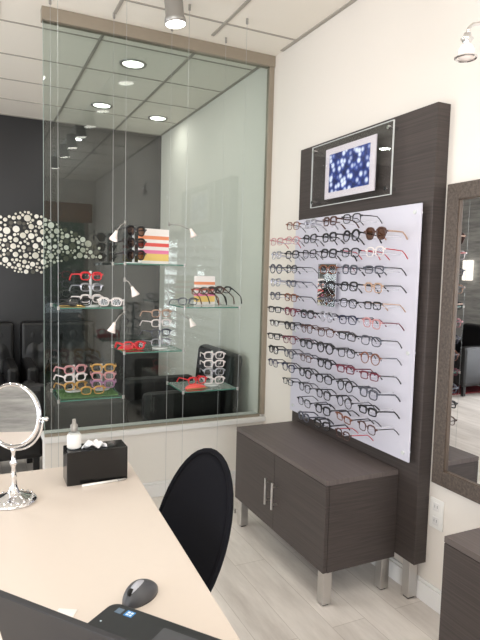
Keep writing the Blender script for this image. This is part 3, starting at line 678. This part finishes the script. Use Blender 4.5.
# eyewear column stands
def stand(x, y, z, n, dz, label):
    t_ = thing('eyewear_stand', label, 'stand', (x, y, z), 0, 'tiered stands for spectacles')
    bm = bmesh.new(); lathe(bm, [(0, 0), (.045, 0), (.045, .006), (0, .006)], 20); link('base', bm, 'acrylic_edge', t_)
    bm = bmesh.new(); tube(bm, [(0, .0, .006), (0, .0, n*dz+.01)], .007, 8); link('post', bm, 'acrylic_edge', t_)
    for k in range(n):
        bm = bmesh.new(); B(bm, (-.012, -.035, .012+dz*(k+.5)), (.012, .002, .018+dz*(k+.5))); link('rest', bm, 'acrylic_edge', t_)
stand(.80, 3.06, 1.489, 3, .065, 'clear stand holding dark sunglasses on the highest shelf')
for k, lb in enumerate(['lowest', 'middle', 'topmost']):
    sgl(.80, 3.01, 1.489+.033+.065*k+.012, 'dark sunglasses, %s of three on the highest glass shelf' % lb, col='f_black', rz=rz0+.35, **SG)
stand(.965, 3.08, 1.008, 4, .055, 'clear tiered stand with four frames beside the red glasses')
for k, lb in enumerate(['lowest', 'second', 'third', 'topmost']):
    sgl(.955, 3.03, 1.008+.03+.055*k+.01, '%s pale frame on the middle shelf stand' % lb, col=['f_silver', 'f_grey', 'f_clear', 'f_tan'][k], rz=rz0+.25, thick=.0018)
stand(1.30, 3.10, .768, 4, .05, 'clear tiered stand with pale frames on the lowest right shelf')
for k, lb in enumerate(['lowest', 'second', 'third', 'topmost']):
    sgl(1.295, 3.05, .768+.03+.05*k+.008, '%s pale frame on the lowest right shelf stand' % lb, col=['f_clear', 'f_silver', 'f_clear', 'f_clear'][k], rz=rz0-.2, thick=.0022)
for k in range(4):
    sgl(1.185+.045*k, 3.02-.004*k, 1.252+.088+.004*k, '%s of four splayed glasses before the smaller striped box' % ['first from left', 'second from left', 'third from left', 'rightmost'][k], col=['f_tortoise', 'f_black', 'f_brown', 'f_black'][k], rz=rz0-1.0-.05*k, tilt=.5, thick=.0022)
sgl(1.125, 3.06, 1.252+.027, 'thin dark glasses lying left of the smaller striped box', col='f_grey', rz=rz0+.1)
# red glasses and coral case
sgl(.80, 3.03, 1.008+.027, 'bright red glasses on the middle glass shelf', col='red_plastic', thick=.005, shape='rounded', rz=rz0+.1)
def case(x, y, z, label, mt, rz):
    t_ = thing('eyewear_case', label, 'glasses case', (x, y, z), rz)
    bm = blob(-.07, .07, .028, .026); link('case_body', bm, mt, t_, smooth=True)
    bm = bmesh.new(); tube(bm, [(-.068, -.027, .003), (0, -.031, .004), (.068, -.02, .003)], .0025, 6); link('zipper', bm, 'gold', t_)
case(1.175, 3.04, .768, 'coral red glasses case on the lowest right shelf', 'coral', .1)
sgl(1.185, 3.04, .768+.045, 'red glasses resting on top of the coral case', col='red_plastic', thick=.003, rz=rz0+.2)
case(.79, 3.09, 1.008, 'red glasses case behind the bright red glasses', 'red_plastic', .05)
# left shelves
case(.47, 3.08, 1.252, 'black glasses case lying at left of the left shelf', 'black_plastic', .05)
stand(.575, 3.1, 1.252, 3, .06, 'tiered stand under red frame on the left glass shelf')
for k, (lb, c_) in enumerate([('lowest', 'f_clear'), ('middle', 'f_silver'), ('topmost', 'red_plastic')]):
    sgl(.57, 3.05, 1.252+.03+.06*k+.012, '%s %s frame on the left shelf stand' % (lb, {'f_clear': 'pale clear', 'f_silver': 'silver', 'red_plastic': 'red'}[c_]), col=c_, rz=rz0+.3, thick=.003)
sgl(.66, 3.0, 1.252+.027, 'thick white glasses at right of the left glass shelf', col='f_clear', thick=.0035, rz=rz0-.3)
sgl(.50, 3.0, 1.252+.027, 'black glasses before the black case on left shelf', col='f_black', thick=.002, rz=rz0+.2)
# green base shelf
o = box('artificial_grass_mat', (-.15, -.10, 0), (.15, .10, .006), 'green_grass'); o.location = (.557, 3.10, .7682)
bm = bmesh.new(); bm.from_mesh(o.data)
for k in range(900):
    x, y = random.uniform(-.148, .148), random.uniform(-.098, .098); v1 = bm.verts.new((x-.0015, y, .005)); v2 = bm.verts.new((x+.0015, y, .005)); v3 = bm.verts.new((x+random.uniform(-.006, .006), y+random.uniform(-.006, .006), .014+random.uniform(0, .01))); bm.faces.new((v1, v2, v3))
bm.to_mesh(o.data); bm.free(); tag(o, 'green artificial grass mat on the lowest left glass shelf', 'grass mat')
stand(.49, 3.12, .782, 3, .045, 'left stand of frames on the green mat'); stand(.64, 3.12, .782, 3, .045, 'right stand of frames on the green mat')
for q_, (xx, lbs) in enumerate(((.49, 'left'), (.64, 'right'))):
    for k, lb in enumerate(['lowest', 'middle', 'topmost']):
        sgl(xx, 3.07, .782+.03+.045*k+.008, '%s frame of the %s stand above the green mat' % (lb, lbs), col=[['f_gold', 'f_clear', 'f_rose'], ['lilac', 'f_rose', 'f_gold']][q_][k], rz=rz0+[.3, -.2][q_], thick=.0028)
sgl(.57, 3.0, .768+.036, 'gold glasses lying in front on the green mat', col='f_gold', thick=.0022)
# ---------------------------------------------------------------- waiting area behind the glass
wa = thing('wall_sculpture', 'metal wall sculpture of many silver discs on the dark wall', 'wall art', (.5, F, 1.7))
random.seed(3); discs = []
tries = 0
def interp(x, T):
    for (a, b), (c, d) in zip(T, T[1:]):
        if a <= x <= c: return b+(d-b)*(x-a)/(c-a)
    return T[0][1] if x < T[0][0] else T[-1][1]
TOP = [(-.5, 1.75), (-.2, 1.85), (.1, 1.88), (.235, 1.93), (.47, 2.0), (.66, 1.94), (.8, 1.86), (1.0, 1.78), (1.17, 1.67)]
BOT = [(-.5, 1.6), (-.2, 1.52), (.1, 1.50), (.235, 1.47), (.36, 1.41), (.5, 1.38), (.6, 1.40), (.72, 1.49), (.9, 1.55), (1.17, 1.56)]
for rad, cnt in ((.031, 16), (.026, 60), (.020, 120), (.014, 240), (.010, 360)):
    tries = 0
    while len(discs) < cnt and tries < 6000:
        tries += 1
        x = random.uniform(-.5, 1.17); z = random.uniform(interp(x, BOT)+rad*.5, interp(x, TOP)-rad*.5); r_ = rad*random.uniform(.9, 1.08)
        if all((x-a)**2+(z-b)**2 > (r_+c+.005)**2 for a, b, c in discs): discs.append((x, z, r_))
vis = sorted([d for d in discs if d[0] > .2], key=lambda d: -d[2]); rest = vis[100:]+[d for d in discs if d[0] <= .2]
def disc(bm, x, z, r_, k):
    lathe(bm, [(0, 0), (r_*.9, 0), (r_, .002), (r_, .004), (0, .005)], 14, Matrix.Translation((x-.5, -.03-.012*k, z-1.7)) @ Matrix.Rotation(PI/2, 4, 'X'))
for i, (x, z, r_) in enumerate(vis[:100]):
    bm = bmesh.new(); disc(bm, x, z, r_, i % 3/2); link('disc', bm, ['disc_silver', 'disc_white', 'disc_silver', 'disc_white', 'disc_dark'][i % 5], wa)
bm = bmesh.new()
for i, (x, z, r_) in enumerate(rest): disc(bm, x, z, r_, i % 3/2)
o = link('small_disc', bm, 'disc_silver', wa); o['kind'] = 'stuff'
bm = bmesh.new()
for i, (x, z, r_) in enumerate(discs):
    nb = sorted(discs, key=lambda d: (d[0]-x)**2+(d[1]-z)**2)[1:3]
    for a, b, c in nb: tube(bm, [(x-.5, -.02, z-1.7), (a-.5, -.02, b-1.7)], .0022, 5)
    if i % 12 == 0: tube(bm, [(x-.5, -.02, z-1.7), (x-.5, 0, z-1.7)], .003, 5)
link('wire_frame', bm, 'wire_black', wa)
# tufted loveseats
def sofa(x0, x1, y0, label):
    c = ((x0+x1)/2, y0, 0); w_ = (x1-x0)/2
    t_ = thing('tufted_sofa', label, 'sofa', c, 0, 'black tufted sofas by the dark wall')
    bm = bmesh.new(); nx, nz = 28, 14; g = {}
    for i in range(nx+1):
        for j in range(nz+1):
            u, v = i/nx, j/nz; x = -w_+.02+(2*w_-.04)*u; z = .42+.50*v
            ph_ = abs(math.sin(u*PI*5))*abs(math.sin(v*PI*3)); d_ = .035*ph_**.4*min(1, 8*min(u, 1-u, v+.1, 1-v))
            g[i, j] = bm.verts.new((x, .58-d_-.0+.06*v, z))
    for i in range(nx):
        for j in range(nz): bm.faces.new((g[i, j], g[i+1, j], g[i+1, j+1], g[i, j+1]))
    link('tufted_back', bm, 'leather_black', t_, smooth=True)
    box('back_frame', (-w_, .60, .12), (w_, .74, .935), 'leather_black', t_, bevel=.03)
    box('seat_cushion', (-w_+.09, 0.02, .30), (w_-.09, .60, .46), 'leather_black', t_, bevel=.03)
    box('seat_base', (-w_+.02, .01, .10), (w_-.02, .70, .30), 'leather_black', t_, bevel=.01)
    for s in (-1, 1): box('armrest', (s*w_-(.1 if s > 0 else 0), 0, .12), (s*w_+(.1 if s < 0 else 0), .66, .60), 'leather_black', t_, bevel=.03)
    for sx in (-1, 1):
        for sy in (.06, .62): box('leg', (sx*(w_-.06)-.02, sy-.02, 0), (sx*(w_-.06)+.02, sy+.02, .11), 'black_plastic', t_)
sofa(.40, 1.10, 5.04, 'black tufted sofa partly behind the glass below the discs')
sofa(-.45, .34, 5.04, 'black tufted sofa cut by the left edge below the discs')
# club chairs
def club(x, y, rz, label, w_=.33, bh=.84, lo=.12):
    t_ = thing('armchair', label, 'armchair', (x, y, 0), rz, 'black leather armchairs in the waiting area')
    bm = bmesh.new()
    B(bm, (-w_, .22, lo), (w_, .34, bh)); 
    for v in bm.verts:
        if v.co.z > .5: v.co.y += .07
    link('backrest', bm, 'leather_black', t_, bevel=.04)
    box('seat_cushion', (-w_+.09, -.32, .28), (w_-.09, .22, .46), 'leather_black', t_, bevel=.04)
    box('seat_base', (-w_+.02, -.30, lo), (w_-.02, .24, .28), 'leather_black', t_, bevel=.01)
    for s in (-1, 1):
        box('armrest', (s*w_-(.1 if s > 0 else 0), -.34, lo), (s*w_+(.1 if s < 0 else 0), .24, .62), 'leather_black', t_, bevel=.04)
    for sx in (-1, 1):
        for sy in (-.28, .22): box('leg', (sx*(w_-.05)-.02, sy-.02, 0), (sx*(w_-.05)+.02, sy+.02, lo+.005), 'black_plastic', t_)
club(1.37, 3.95, -PI/2, 'black leather armchair behind the glass against the right wall', bh=.86)
club(.05, 4.06, PI, 'black armchair in front of the tufted sofas past the glass edge', w_=.36, bh=.72, lo=.22)
ot = thing('ottoman', 'charcoal leather ottoman just behind the glass at left', 'ottoman', (.70, 3.98, 0))
box('cushion', (-.24, -.25, .10), (.24, .25, .56), 'leather_char', ot, bevel=.02)
for sx in (-1, 1):
    for sy in (-1, 1): box('leg', (sx*.2-.02, sy*.2-.02, 0), (sx*.2+.02, sy*.2+.02, .11), 'black_plastic', ot)
# left side of the room, seen in the wall mirror
sc = thing('wall_sconce', 'glowing frosted wall sconce on the grey stone wall, seen in mirror', 'wall lamp', (XL, 5.62, 1.57))
box('glowing_shade', (.02, -.07, -.14), (.09, .07, .14), 'sconce_glow', sc, bevel=.01); box('mounting_plate', (.0005, -.03, -.06), (.02, .03, .06), 'steel', sc)
club(XL+.5, 5.2, PI/2, 'black armchair by the grey stone wall on the red rug')
o = box('rug', (XL+.05, 5.05, .0005), (XL+1.2, 5.8, .012), 'red_carpet'); tag(o, 'dark red rug at the grey stone wall', 'rug')
for o in SC.objects:
    if o.name.startswith('armchair.') and o.location.x < -1.5: o.location.z = .012
